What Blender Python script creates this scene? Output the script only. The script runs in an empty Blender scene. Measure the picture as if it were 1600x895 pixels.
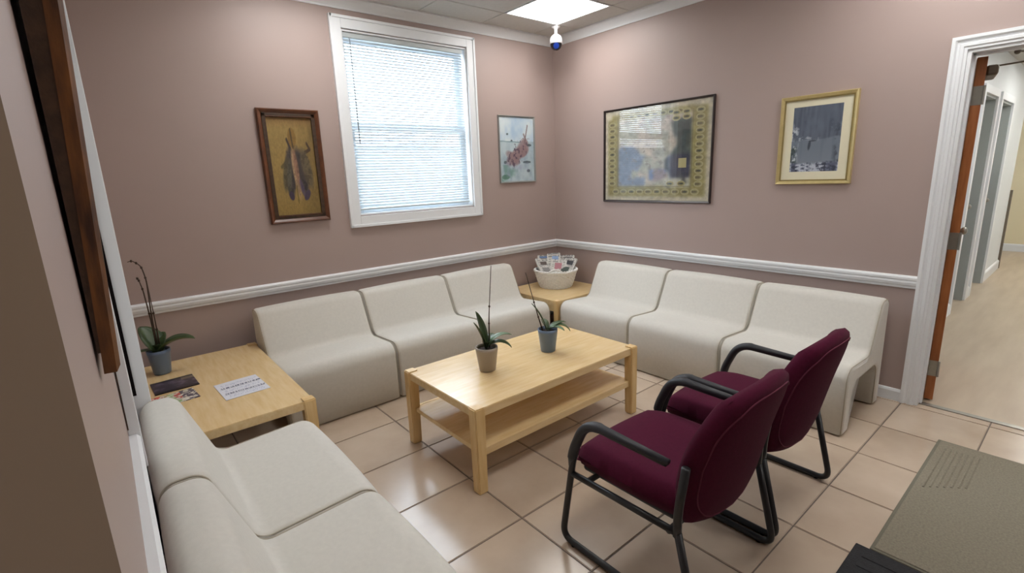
import bpy, bmesh, math, random
import numpy as np
from mathutils import Vector, Matrix

random.seed(7)
SC = bpy.context.scene
COL = SC.collection
PI = math.pi

# ------------------------------------------------------------------ camera
def set_camera():
    yaw, pitch, roll = -0.6876, -0.2238, -0.0390
    fwd = Vector((-math.sin(yaw)*math.cos(pitch), math.cos(yaw)*math.cos(pitch), math.sin(pitch)))
    right = Vector((math.cos(yaw), math.sin(yaw), 0)); up = right.cross(fwd)
    c, s = math.cos(roll), math.sin(roll)
    r2 = c*right + s*up; u2 = -s*right + c*up
    m = Matrix(((r2.x, u2.x, -fwd.x, -3.7148), (r2.y, u2.y, -fwd.y, -3.7447), (r2.z, u2.z, -fwd.z, 1.5031), (0, 0, 0, 1)))
    cd = bpy.data.cameras.new('camera'); cd.sensor_fit = 'HORIZONTAL'; cd.sensor_width = 36
    cd.lens = 768.7/1600*36; cd.clip_start = 0.005; cd.clip_end = 200
    co = bpy.data.objects.new('camera', cd); COL.objects.link(co); co.matrix_world = m
    SC.camera = co
set_camera()

# ------------------------------------------------------------------ world, exposure
SKY = 9.0
PANEL = 9.5
HALLPANEL = 15.0
w = bpy.data.worlds.new('sky'); SC.world = w; w.use_nodes = True
bg = w.node_tree.nodes['Background']; bg.inputs[0].default_value = (0.80, 0.90, 1.0, 1); bg.inputs[1].default_value = SKY
vs = SC.view_settings
vs.view_transform = 'Standard'; vs.look = 'None'; vs.exposure = 0.62; vs.gamma = 1.0; vs.use_curve_mapping = False
# daylight portal in the window opening (guides sampling of the sky only)
pl = bpy.data.lights.new('window_portal', 'AREA'); pl.shape = 'RECTANGLE'; pl.size = 1.1; pl.size_y = 1.33
pl.cycles.is_portal = True
po = bpy.data.objects.new('window_portal', pl); COL.objects.link(po); po.location = (-1.604, 0.125, 1.91); po.rotation_euler = (-PI/2, 0, 0)

# ------------------------------------------------------------------ materials
def s2l(c):
    c = c/255.0
    return c/12.92 if c <= 0.04045 else ((c+0.055)/1.055)**2.4
def rgb(r, g, b): return (s2l(r), s2l(g), s2l(b), 1)
MAT = {}
def mat(name, col, rough=0.6, var=0.0, scale=8.0, bump=0.0, bscale=200.0, metal=0.0, spec=0.5, stretch=(1, 1, 1), rnd=0.0, col2=None, coat=0.0, sheen=0.0, detail=4.0):
    m = bpy.data.materials.new(name); m.use_nodes = True; MAT[name] = m
    nt = m.node_tree; N = nt.nodes; L = nt.links
    p = N['Principled BSDF']
    p.inputs['Base Color'].default_value = col; p.inputs['Roughness'].default_value = rough
    p.inputs['Metallic'].default_value = metal; p.inputs['Specular IOR Level'].default_value = spec
    p.inputs['Coat Weight'].default_value = coat
    if coat: p.inputs['Coat Roughness'].default_value = 0.12
    if sheen: p.inputs['Sheen Weight'].default_value = sheen
    tc = N.new('ShaderNodeTexCoord'); mp = N.new('ShaderNodeMapping'); mp.inputs['Scale'].default_value = stretch
    L.new(tc.outputs['Object'], mp.inputs['Vector'])
    cur = None
    if var or col2:
        n = N.new('ShaderNodeTexNoise'); n.inputs['Scale'].default_value = scale; n.inputs['Detail'].default_value = detail
        L.new(mp.outputs[0], n.inputs['Vector'])
        rp = N.new('ShaderNodeValToRGB'); rp.color_ramp.elements[0].position = 0.3; rp.color_ramp.elements[1].position = 0.7
        a = col2 if col2 else tuple(v*(1-var) for v in col[:3])+(1,)
        b = col if col2 else tuple(min(1, v*(1+var)) for v in col[:3])+(1,)
        rp.color_ramp.elements[0].color = a; rp.color_ramp.elements[1].color = b
        L.new(n.outputs['Fac'], rp.inputs[0]); cur = rp.outputs[0]
        if rnd:
            oi = N.new('ShaderNodeObjectInfo'); mr = N.new('ShaderNodeMapRange')
            mr.inputs['To Min'].default_value = 1-rnd; mr.inputs['To Max'].default_value = 1+rnd
            L.new(oi.outputs['Random'], mr.inputs['Value'])
            hs = N.new('ShaderNodeHueSaturation'); L.new(mr.outputs[0], hs.inputs['Value']); L.new(cur, hs.inputs['Color']); cur = hs.outputs[0]
            add = N.new('ShaderNodeVectorMath'); add.operation = 'ADD'; ml = N.new('ShaderNodeMath'); ml.operation = 'MULTIPLY'; ml.inputs[1].default_value = 37.0
            L.new(oi.outputs['Random'], ml.inputs[0]); L.new(tc.outputs['Object'], add.inputs[0]); L.new(ml.outputs[0], add.inputs[1]); L.new(add.outputs[0], mp.inputs['Vector'])
        L.new(cur, p.inputs['Base Color'])
    if bump:
        n2 = N.new('ShaderNodeTexNoise'); n2.inputs['Scale'].default_value = bscale; n2.inputs['Detail'].default_value = 3
        L.new(mp.outputs[0], n2.inputs['Vector'])
        b = N.new('ShaderNodeBump'); b.inputs['Strength'].default_value = bump; b.inputs['Distance'].default_value = 0.002
        L.new(n2.outputs['Fac'], b.inputs['Height']); L.new(b.outputs[0], p.inputs['Normal'])
    return m
def emis(name, col, strength):
    m = bpy.data.materials.new(name); m.use_nodes = True; MAT[name] = m
    nt = m.node_tree; nt.nodes.clear()
    e = nt.nodes.new('ShaderNodeEmission'); e.inputs[0].default_value = col; e.inputs[1].default_value = strength
    o = nt.nodes.new('ShaderNodeOutputMaterial'); nt.links.new(e.outputs[0], o.inputs[0]); return m
def glass(name, tint=(1, 1, 1, 1), rough=0.0, ior=1.5):
    m = bpy.data.materials.new(name); m.use_nodes = True; MAT[name] = m
    nt = m.node_tree; nt.nodes.clear(); N = nt.nodes; L = nt.links
    t = N.new('ShaderNodeBsdfTransparent'); t.inputs[0].default_value = tint
    g = N.new('ShaderNodeBsdfGlossy'); g.inputs['Roughness'].default_value = rough
    f = N.new('ShaderNodeFresnel'); f.inputs[0].default_value = ior
    mx = N.new('ShaderNodeMixShader'); o = N.new('ShaderNodeOutputMaterial')
    ge = N.new('ShaderNodeNewGeometry'); iv = N.new('ShaderNodeMath'); iv.operation = 'SUBTRACT'; iv.inputs[0].default_value = 1.0; L.new(ge.outputs['Backfacing'], iv.inputs[1])
    mu = N.new('ShaderNodeMath'); mu.operation = 'MULTIPLY'; L.new(f.outputs[0], mu.inputs[0]); L.new(iv.outputs[0], mu.inputs[1]); L.new(mu.outputs[0], mx.inputs[0]); L.new(t.outputs[0], mx.inputs[1]); L.new(g.outputs[0], mx.inputs[2]); L.new(mx.outputs[0], o.inputs[0]); return m
def print_mat(name, rough=0.6):
    m = bpy.data.materials.new(name); m.use_nodes = True; MAT[name] = m
    N = m.node_tree.nodes; a = N.new('ShaderNodeAttribute'); a.attribute_name = 'ink'
    m.node_tree.links.new(a.outputs['Color'], N['Principled BSDF'].inputs['Base Color']); N['Principled BSDF'].inputs['Roughness'].default_value = rough
    return m
def translucent(name, col, amount):
    m = bpy.data.materials.new(name); m.use_nodes = True; MAT[name] = m
    N = m.node_tree.nodes; L = m.node_tree.links; p = N['Principled BSDF']; p.inputs['Base Color'].default_value = col; p.inputs['Roughness'].default_value = 0.45
    t = N.new('ShaderNodeBsdfTranslucent'); t.inputs[0].default_value = col
    mx = N.new('ShaderNodeMixShader'); mx.inputs[0].default_value = amount
    L.new(p.outputs[0], mx.inputs[1]); L.new(t.outputs[0], mx.inputs[2]); L.new(mx.outputs[0], N['Material Output'].inputs[0]); return m

mat('paint', rgb(172, 154, 148), 0.45, var=0.02, scale=1.5, bump=0.06, bscale=350, spec=0.4)
mat('shaded_paint', rgb(116, 100, 86), 1.0, var=0.02, scale=2, bump=0.05, bscale=300, spec=0.0)  # left pilaster colour with its shade mixed in, browner than the wall paint
mat('white_trim', rgb(232, 235, 238), 0.4, var=0.008, scale=1.5)
mat('ceiling_white', rgb(205, 204, 200), 0.9, var=0.03, scale=30, bump=0.25, bscale=160)
mat('ceiling_bar', rgb(190, 190, 188), 0.5)
mat('shadow_gap', rgb(60, 58, 55), 0.9)
mat('tile', rgb(205, 187, 168), 0.2, col2=rgb(186, 166, 146), scale=3.2, rnd=0.03, bump=0.05, bscale=18, spec=0.55)
mat('grout', rgb(112, 100, 92), 0.9, var=0.1, scale=40)
mat('fabric', rgb(214, 211, 203), 0.9, var=0.03, scale=60, bump=0.35, bscale=900, sheen=0.25, spec=0.2)
mat('fabric_seam', rgb(182, 174, 158), 0.9, bump=0.3, bscale=900)
mat('birch', rgb(234, 208, 160), 0.27, col2=rgb(224, 192, 140), scale=5, stretch=(1.2, 9, 9), spec=0.5, bump=0.03, bscale=60, coat=0.15)
mat('birch_cross', rgb(234, 208, 160), 0.27, col2=rgb(224, 192, 140), scale=5, stretch=(9, 1.2, 9), spec=0.5, bump=0.03, bscale=60, coat=0.15)
mat('birch_post', rgb(230, 200, 146), 0.4, col2=rgb(216, 180, 122), scale=5, stretch=(9, 9, 1.2), bump=0.03, bscale=60)
mat('burgundy', rgb(78, 20, 45), 0.95, var=0.08, scale=90, bump=0.4, bscale=1100, sheen=0.03, spec=0.12)
mat('burgundy_piping', rgb(100, 36, 60), 0.9, bump=0.3, bscale=900)
mat('black_tube', rgb(34, 35, 38), 0.38, var=0.05, scale=30)
mat('black_pad', rgb(42, 44, 50), 0.5, bump=0.15, bscale=500)
mat('walnut', rgb(112, 68, 42), 0.35, col2=rgb(78, 44, 28), scale=12, stretch=(1, 1, 1), bump=0.1, bscale=80)
mat('walnut_dark', rgb(74, 52, 34), 0.45, col2=rgb(52, 36, 24), scale=40, bump=0.3, bscale=150)
mat('oak', rgb(124, 78, 34), 0.45, col2=rgb(58, 32, 16), scale=14, stretch=(4, .7, 4), bump=0.15, bscale=60)
mat('black_board', rgb(20, 16, 16), 0.9, var=0.1, scale=20, spec=0.1)
mat('black_frame', rgb(44, 34, 34), 0.35, var=0.05, scale=20)
mat('gold', rgb(208, 190, 136), 0.3, metal=0.45, var=0.06, scale=25)
mat('gold_liner', rgb(150, 132, 84), 0.4, metal=0.4)
mat('silver_frame', rgb(150, 152, 150), 0.4, metal=0.3, var=0.05, scale=20)
mat('mat_board', rgb(222, 216, 190), 0.8, var=0.015, scale=20)
translucent('slat', rgb(186, 197, 204), 0.03)
mat('blind_rail', rgb(190, 198, 200), 0.4, var=0.01, scale=10)
mat('clear_wand', rgb(150, 160, 165), 0.2)
mat('pvc', rgb(222, 228, 232), 0.35, var=0.01, scale=5)
glass('pane_glass'); glass('picture_glass', ior=1.95)
mat('door_wood', rgb(164, 102, 58), 0.4, col2=rgb(138, 78, 40), scale=8, stretch=(5, 5, .6), bump=0.05, bscale=60)
mat('steel', rgb(160, 158, 150), 0.35, metal=0.9, var=0.05, scale=30)
mat('closer_metal', rgb(120, 112, 100), 0.45, metal=0.6, var=0.05, scale=30)
mat('blue_pot', rgb(104, 124, 150), 0.35, var=0.03, scale=12)
mat('taupe_pot', rgb(160, 150, 138), 0.4, var=0.03, scale=12)
mat('soil', rgb(62, 46, 34), 0.95, col2=rgb(34, 24, 18), scale=70, bump=1.0, bscale=120)
mat('leaf', rgb(70, 90, 50), 0.4, col2=rgb(46, 64, 36), scale=10, bump=0.05, bscale=60)
mat('leaf_pale', rgb(106, 134, 100), 0.4, col2=rgb(72, 100, 66), scale=10, bump=0.05, bscale=60)
mat('spike', rgb(64, 48, 36), 0.6, var=0.15, scale=40)
mat('wicker', rgb(244, 243, 240), 0.6, var=0.05, scale=60, bump=0.3, bscale=150)
mat('grey_mat', rgb(146, 139, 122), 0.95, col2=rgb(128, 121, 106), scale=120, bump=0.8, bscale=320)
mat('mat_edge', rgb(116, 112, 98), 0.9, var=0.05, scale=60)
mat('black_mat', rgb(34, 35, 40), 0.8, col2=rgb(24, 24, 28), scale=50, bump=0.9, bscale=160)
mat('hall_floor', rgb(196, 180, 158), 0.4, col2=rgb(178, 160, 138), scale=2.2, stretch=(.6, 4, 1), bump=0.02, bscale=50)
mat('hall_white', rgb(224, 228, 230), 0.5, var=0.01, scale=3)
mat('hall_grey', rgb(168, 174, 172), 0.6, var=0.02, scale=3)
mat('hall_dado', rgb(122, 132, 142), 0.6, var=0.02, scale=3)
mat('hall_cream', rgb(232, 222, 190), 0.6, var=0.01, scale=3)
mat('cam_white', rgb(238, 238, 240), 0.3, var=0.01, scale=10)
mat('cam_black', rgb(10, 12, 20), 0.15, var=0.05, scale=10)
mat('cam_lens', rgb(20, 50, 130), 0.05, coat=1.0, var=0.05, scale=10)
mat('neighbour_brick', rgb(104, 110, 110), 0.9, var=0.15, scale=1.5)
mat('exterior', rgb(235, 236, 238), 0.9, var=0.02, scale=1)
emis('panel_light', (1.0, 0.985, 0.955, 1), PANEL)
emis('hall_panel_light', (1.0, 0.98, 0.94, 1), HALLPANEL)
print_mat('ink', 0.55); print_mat('ink_gloss', 0.3)

# ------------------------------------------------------------------ mesh helpers
def link(name, me, m=None, parent=None, smooth=False):
    if m is not None:
        for mm in (m if isinstance(m, (list, tuple)) else [m]): me.materials.append(MAT[mm])
    if smooth:
        for p in me.polygons: p.use_smooth = True
    o = bpy.data.objects.new(name, me); COL.objects.link(o)
    if parent is not None: o.parent = parent
    return o
def bm_obj(name, bm, m, parent=None, smooth=False, loc=None, rot=None):
    bmesh.ops.recalc_face_normals(bm, faces=bm.faces)
    me = bpy.data.meshes.new(name); bm.to_mesh(me); bm.free()
    o = link(name, me, m, parent, smooth)
    if loc is not None: o.location = loc
    if rot is not None: o.rotation_euler = rot
    return o
def tag(o, label=None, cat=None, group=None, kind=None):
    if label: o['label'] = label
    if cat: o['category'] = cat
    if group: o['group'] = group
    if kind: o['kind'] = kind
    return o
def empty(name, loc=(0, 0, 0), rz=0.0):
    o = bpy.data.objects.new(name, None); COL.objects.link(o); o.location = loc; o.rotation_euler = (0, 0, rz); o.empty_display_size = 0.05
    return o
def copy_tree(o, parent=None):
    c = o.copy(); COL.objects.link(c)
    if parent is not None: c.parent = parent
    for ch in list(o.children): copy_tree(ch, c)
    return c
def box(bm, x0, x1, y0, y1, z0, z1, bev=0.0, seg=2):
    if x0 > x1: x0, x1 = x1, x0
    if y0 > y1: y0, y1 = y1, y0
    r = bmesh.ops.create_cube(bm, size=1.0)
    vs_ = r['verts']
    for v in vs_: v.co = Vector(((x0+x1)/2 + v.co.x*(x1-x0), (y0+y1)/2 + v.co.y*(y1-y0), (z0+z1)/2 + v.co.z*(z1-z0)))
    if bev:
        es = set(e for v in vs_ for e in v.link_edges)
        bmesh.ops.bevel(bm, geom=list(es), offset=bev, segments=seg, affect='EDGES', profile=0.5)
    return bm
def boxes(*bs, bev=0.0):
    bm = bmesh.new()
    for b in bs: box(bm, *b, bev=bev)
    return bm
def tube(bm, pts, r, n=10, closed=False, cap=True, flat=1.0):
    pts = [Vector(p) for p in pts]; k = len(pts); rings = []
    rr = r if isinstance(r, (list, tuple)) else [r]*k
    T0 = None; nrm = None
    for i in range(k):
        if closed: t = pts[(i+1) % k]-pts[i-1]
        elif i == 0: t = pts[1]-pts[0]
        elif i == k-1: t = pts[-1]-pts[-2]
        else: t = (pts[i+1]-pts[i]).normalized()+(pts[i]-pts[i-1]).normalized()
        t.normalize()
        if nrm is None:
            a = Vector((0, 0, 1)) if abs(t.z) < 0.9 else Vector((1, 0, 0))
            nrm = (a-t*a.dot(t)).normalized()
        else:
            nrm = (nrm-t*nrm.dot(t)).normalized()
        b = t.cross(nrm)
        rings.append([bm.verts.new(pts[i]+(nrm*math.cos(2*PI*j/n)*flat+b*math.sin(2*PI*j/n))*rr[i]) for j in range(n)])
    rng = range(k) if closed else range(k-1)
    for i in rng:
        A = rings[i]; B = rings[(i+1) % k]
        for j in range(n): bm.faces.new((A[j], A[(j+1) % n], B[(j+1) % n], B[j]))
    if cap and not closed:
        bm.faces.new(rings[0][::-1]); bm.faces.new(rings[-1])
    return bm
def smooth_path(pts, rad, seg=6):
    pts = [Vector(p) for p in pts]; out = [pts[0]]
    for i in range(1, len(pts)-1):
        a, b, c = pts[i-1], pts[i], pts[i+1]
        r = rad[i] if isinstance(rad, (list, tuple)) else rad
        u = (a-b); v = (c-b); l = min(r, u.length*0.49, v.length*0.49); u.normalize(); v.normalize()
        p0 = b+u*l; p1 = b+v*l
        for s in range(seg+1):
            t = s/seg; out.append((1-t)**2*p0+2*t*(1-t)*b+t*t*p1)
    out.append(pts[-1]); return out
def lathe(bm, prof, n=32, cx=0, cy=0, cap_bottom=True, cap_top=True):
    rings = [[bm.verts.new((cx+r*math.cos(2*PI*j/n), cy+r*math.sin(2*PI*j/n), z)) for j in range(n)] for r, z in prof]
    for A, B in zip(rings, rings[1:]):
        for j in range(n): bm.faces.new((A[j], A[(j+1) % n], B[(j+1) % n], B[j]))
    if cap_bottom: bm.faces.new(rings[0][::-1])
    if cap_top: bm.faces.new(rings[-1])
    return bm
def sphere(bm, c, r, sx=1, sy=1, sz=1, u=16, v=10):
    res = bmesh.ops.create_uvsphere(bm, u_segments=u, v_segments=v, radius=r)
    for ve in res['verts']: ve.co = Vector((ve.co.x*sx+c[0], ve.co.y*sy+c[1], ve.co.z*sz+c[2]))
    return bm
def extrude_profile(prof, a, b, nrm):
    """prof: (depth, z) polygon; swept from point a to b (xy) with depth along nrm."""
    bm = bmesh.new(); n = Vector((nrm[0], nrm[1], 0))
    ends = []
    for p in (a, b): ends.append([bm.verts.new(Vector((p[0], p[1], 0))+n*d+Vector((0, 0, z))) for d, z in prof])
    k = len(prof)
    for j in range(k): bm.faces.new((ends[0][j], ends[0][(j+1) % k], ends[1][(j+1) % k], ends[1][j]))
    bm.faces.new(ends[0]); bm.faces.new(ends[1][::-1]); return bm
def round_poly(pts, seg=6):
    out = []; k = len(pts)
    for i in range(k):
        x, y, r = pts[i]
        b = Vector((x, y)); a = Vector(pts[i-1][:2]); c = Vector(pts[(i+1) % k][:2])
        if r <= 0: out.append(b); continue
        u = (a-b).normalized(); v = (c-b).normalized()
        ang = math.acos(max(-1, min(1, u.dot(v)))); l = r/math.tan(ang/2)
        cc = b+(u+v).normalized()*(r/math.sin(ang/2))
        p0 = b+u*l-cc; p1 = b+v*l-cc
        a0 = math.atan2(p0.y, p0.x); a1 = math.atan2(p1.y, p1.x); d = (a1-a0+PI) % (2*PI)-PI
        for s in range(seg+1):
            t = a0+d*s/seg; out.append(cc+Vector((math.cos(t), math.sin(t)))*r)
    return out

# ------------------------------------------------------------------ dimensions
CEIL = 2.78; XC = -3.758; YD = -5.6
RAIL = [(0, .735), (.012, .735), (.014, .748), (.02, .756), (.024, .772), (.022, .784), (.026, .79), (.026, .802), (.018, .812), (0, .812)]
CROWN = [(0, 2.706), (.008, 2.706), (.012, 2.716), (.024, 2.73), (.044, 2.75), (.052, 2.762), (.062, 2.768), (.062, CEIL), (0, CEIL)]
BASE = [(0, 0), (.014, 0), (.014, .062), (.008, .075), (0, .078)]

# ------------------------------------------------------------------ floor with tiles
S = 0.41; TX = -2.4918; TY = -1.4426
floor = bm_obj('floor', boxes((XC-.1, 0.06, YD, 0.1, -.08, -.0035)), 'grout'); tag(floor, kind='structure')
tile_cache = {}
def cuts(lo, hi, o):
    k0 = math.floor((lo-o)/S); r = []
    k = k0
    while o+k*S < hi:
        r.append((max(lo, o+k*S), min(hi, o+(k+1)*S))); k += 1
    return [q for q in r if q[1]-q[0] > .02]
for (a, b) in cuts(XC, 0.05, TX):
    for (c, d) in cuts(YD, 0.0, TY):
        key = (round(b-a, 3), round(d-c, 3))
        if key not in tile_cache:
            g = .003; bm = bmesh.new(); hx, hy = (b-a)/2-g, (d-c)/2-g
            box(bm, -hx, hx, -hy, hy, -.008, 0.0)
            top = [e for e in bm.edges if all(v.co.z > -.001 for v in e.verts)]
            bmesh.ops.bevel(bm, geom=top, offset=.0025, segments=2, affect='EDGES')
            bmesh.ops.recalc_face_normals(bm, faces=bm.faces)
            me = bpy.data.meshes.new('tile'); bm.to_mesh(me); bm.free(); me.materials.append(MAT['tile']); tile_cache[key] = me
        o = bpy.data.objects.new('tile', tile_cache[key]); COL.objects.link(o); o.parent = floor
        o.location = ((a+b)/2, (c+d)/2, 0)

# ------------------------------------------------------------------ ceiling with panels
ceiling = bm_obj('ceiling', boxes((XC-.1, .12, YD-.1, .12, CEIL+.02, CEIL+.12)), 'shadow_gap'); tag(ceiling, kind='structure')
G = 0.61; GX = -.305; GY = -.37
def gcuts(lo, hi, o):
    k = math.floor((lo-o)/G); r = []
    while o+k*G < hi:
        r.append((max(lo, o+k*G), min(hi, o+(k+1)*G))); k += 1
    return [q for q in r if q[1]-q[0] > .03]
LIGHTS = [(-.915, -.98), (-2.745, -.98), (-.915, -3.42), (-2.745, -3.42), (-1.525, -5.25)]
cx_, cy_ = gcuts(XC+.05, -.05, GX), gcuts(YD+.05, -.05, GY)
tcache = {}
for (a, b) in cx_:
    for (c, d) in cy_:
        if any(abs(a-lx) < .02 and abs(c-ly) < .02 for lx, ly in LIGHTS): continue
        key = (round(b-a, 3), round(d-c, 3))
        if key not in tcache:
            bm = bmesh.new(); hx, hy = (b-a)/2-.004, (d-c)/2-.004
            box(bm, -hx, hx, -hy, hy, 0, .018)
            bot = [e for e in bm.edges if all(v.co.z < .001 for v in e.verts)]
            bmesh.ops.bevel(bm, geom=bot, offset=.003, segments=1, affect='EDGES')
            bmesh.ops.recalc_face_normals(bm, faces=bm.faces)
            me = bpy.data.meshes.new('ceiling_tile'); bm.to_mesh(me); bm.free(); me.materials.append(MAT['ceiling_white']); tcache[key] = me
        o = bpy.data.objects.new('ceiling_tile', tcache[key]); COL.objects.link(o); o.parent = ceiling
        o.location = ((a+b)/2, (c+d)/2, CEIL)
bm = bmesh.new()
for (a, b) in cx_[1:]: box(bm, a-.0035, a+.0035, YD+.05, -.05, CEIL+.006, CEIL+.02)
for (c, d) in cy_[1:]: box(bm, XC+.05, -.05, c-.0035, c+.0035, CEIL+.006, CEIL+.02)
bm_obj('grid_bar', bm, 'ceiling_bar', ceiling)

# ------------------------------------------------------------------ walls
WX0, WX1, WZ0, WZ1 = -2.152, -1.056, 1.235, 2.575       # window opening
DY0, DY1, DZ = -3.141, -4.03, 2.06                      # door opening
tag(bm_obj('wall_back', boxes((XC-.12, WX0, 0, .14, 0, CEIL+.1), (WX1, .12, 0, .14, 0, CEIL+.1), (WX0, WX1, 0, .14, 0, WZ0), (WX0, WX1, 0, .14, WZ1, CEIL+.1)), 'paint'), kind='structure')
tag(bm_obj('wall_right', boxes((0, .12, DY0, 0, 0, CEIL+.1), (0, .12, YD, DY1, 0, CEIL+.1), (0, .12, DY1, DY0, DZ, CEIL+.1)), 'paint'), kind='structure')
tag(bm_obj('wall_left', boxes((XC-.12, XC, YD, 0, 0, CEIL+.1)), 'paint'), kind='structure')
tag(bm_obj('wall_front', boxes((XC-.12, .12, YD-.12, YD, 0, CEIL+.1)), 'paint'), kind='structure')
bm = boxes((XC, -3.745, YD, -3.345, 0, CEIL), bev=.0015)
tag(bm_obj('wall_left_pilaster', bm, 'shaded_paint'), kind='structure')

def trim(name, prof, a, b, n, parent=None):
    o = bm_obj(name, extrude_profile(prof, a, b, n), 'white_trim', parent); 
    if parent is None: tag(o, kind='structure')
    return o
trim('trim_1', RAIL, (XC, 0), (0, 0), (0, -1))                  # chair rails
trim('trim_2', RAIL, (0, 0), (0, -3.073), (-1, 0))
trim('trim_3', RAIL, (XC, -3.345), (XC, -2.035), (1, 0))
trim('trim_4', CROWN, (XC, 0), (0, 0), (0, -1))                 # crown mouldings
trim('trim_5', CROWN, (0, 0), (0, YD), (-1, 0))
trim('trim_6', CROWN, (XC, YD), (XC, 0), (1, 0))
trim('baseboard_back', BASE, (XC, 0), (0, 0), (0, -1))
trim('baseboard_right', BASE, (0, 0), (0, -3.073), (-1, 0))
trim('baseboard_left', BASE, (XC, -3.345), (XC, -2.035), (1, 0))

# ------------------------------------------------------------------ window and blind
win = empty('window_1', (-1.604, 0, 1.15)); tag(win, kind='structure')
def wpart(name, bs, m, parent=win, bev=.002):
    o = bm_obj(name, boxes(*bs, bev=bev), m); o.parent = parent; 
    o.matrix_parent_inverse = Matrix.Translation(-Vector(win.location)) if parent is win else parent.matrix_world.inverted()
    return o
bpy.context.view_layer.update()
cw = .08
OX0, OX1, OZ0, OZ1 = -2.232, -.976, 1.149, 2.659
wpart('casing', [(OX0, OX0+cw, -.02, 0, OZ0, OZ1)], 'white_trim')
wpart('casing', [(OX1-cw, OX1, -.02, 0, OZ0, OZ1)], 'white_trim')
wpart('casing', [(OX0+cw, OX1-cw, -.02, 0, OZ1-cw, OZ1)], 'white_trim')
wpart('casing', [(OX0+cw, OX1-cw, -.02, 0, OZ0, OZ0+cw)], 'white_trim')
wpart('backband', [(OX0-.004, OX0+.016, -.028, 0, OZ0-.004, OZ1+.004), (OX1-.016, OX1+.004, -.028, 0, OZ0-.004, OZ1+.004), (OX0, OX1, -.028, 0, OZ1-.016, OZ1+.004), (OX0, OX1, -.028, 0, OZ0-.004, OZ0+.016)], 'white_trim')
wpart('jamb', [(WX0, WX0+.012, -.004, .14, WZ0, WZ1), (WX1-.012, WX1, -.004, .14, WZ0, WZ1), (WX0, WX1, -.004, .14, WZ1-.012, WZ1), (WX0, WX1, -.004, .14, WZ0, WZ0+.012)], 'white_trim')
zm = 1.90; fx0, fx1 = WX0+.012, WX1-.012
def sash(z0, z1, y0, y1):
    f = wpart('sash', [(fx0, fx0+.05, y0, y1, z0, z1), (fx1-.05, fx1, y0, y1, z0, z1), (fx0+.05, fx1-.05, y0, y1, z1-.05, z1), (fx0+.05, fx1-.05, y0, y1, z0, z0+.05)], 'pvc')
    bpy.context.view_layer.update()
    g = wpart('pane', [(fx0+.05, fx1-.05, (y0+y1)/2-.003, (y0+y1)/2+.003, z0+.05, z1-.05)], 'pane_glass', f, bev=0)
sash(zm-.02, WZ1-.012, .100, .128)
sash(WZ0+.012, zm+.03, .068, .096)

blind = empty('window_blind', (-1.604, .03, 1.27))
tag(blind, 'white horizontal slat blind lowered over the bright window', 'blind')
bx0, bx1 = WX0+.018, WX1-.03
def bpart(name, bm, m, smooth=False):
    o = bm_obj(name, bm, m, blind, smooth); 
    for v in o.data.vertices: v.co -= Vector(blind.location)
    return o
bpart('head_rail', boxes((bx0, bx1, .012, .045, WZ1-.048, WZ1-.013), bev=.002), 'blind_rail')
bpart('bottom_rail', boxes((bx0, bx1, .018, .042, 1.272, 1.286), bev=.003), 'blind_rail')
# one slat: 25 mm wide, slightly cupped, shared by all
bm = bmesh.new(); L2 = (bx1-bx0)/2; ns = 6; rows = []
for i in range(ns+1):
    t = i/ns-.5; yy = t*.025; zz = -.0022*(2*t)**2
    rows.append([bm.verts.new((sx*L2, yy, zz+e)) for sx in (-1, 1) for e in (0, .0005)])
for A, B in zip(rows, rows[1:]):
    bm.faces.new((A[0], A[2], B[2], B[0])); bm.faces.new((A[1], B[1], B[3], A[3])); bm.faces.new((A[0], B[0], B[1], A[1])); bm.faces.new((A[2], A[3], B[3], B[2]))
bm.faces.new((rows[0][0], rows[0][1], rows[0][3], rows[0][2])); bm.faces.new((rows[-1][0], rows[-1][2], rows[-1][3], rows[-1][1]))
bmesh.ops.recalc_face_normals(bm, faces=bm.faces)
sm = bpy.data.meshes.new('slat'); bm.to_mesh(sm); bm.free(); sm.materials.append(MAT['slat'])
z = WZ1-.062; k = 0
while z > 1.295:
    o = bpy.data.objects.new('slat', sm); COL.objects.link(o); o.parent = blind
    o.location = ((bx0+bx1)/2+1.604, 0, z-1.27); o.rotation_euler = (math.radians(45+random.uniform(-.4, .4)), 0, 0)
    z -= .0215
for xx in (bx0+.15, (bx0+bx1)/2, bx1-.15):
    bpart('ladder_cord', tube(tube(bmesh.new(), [(xx, .0175, WZ1-.05), (xx, .0175, 1.285)], .0008, 5), [(xx, .0425, WZ1-.05), (xx, .0425, 1.285)], .0008, 5), 'slat')
bpart('tilt_wand', tube(tube(bmesh.new(), [(-2.085, .005, 2.515), (-2.086, .004, 1.78)], .0042, 8), [(-2.085, .028, 2.54), (-2.085, .005, 2.515)], .003, 6), 'clear_wand', True)

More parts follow.
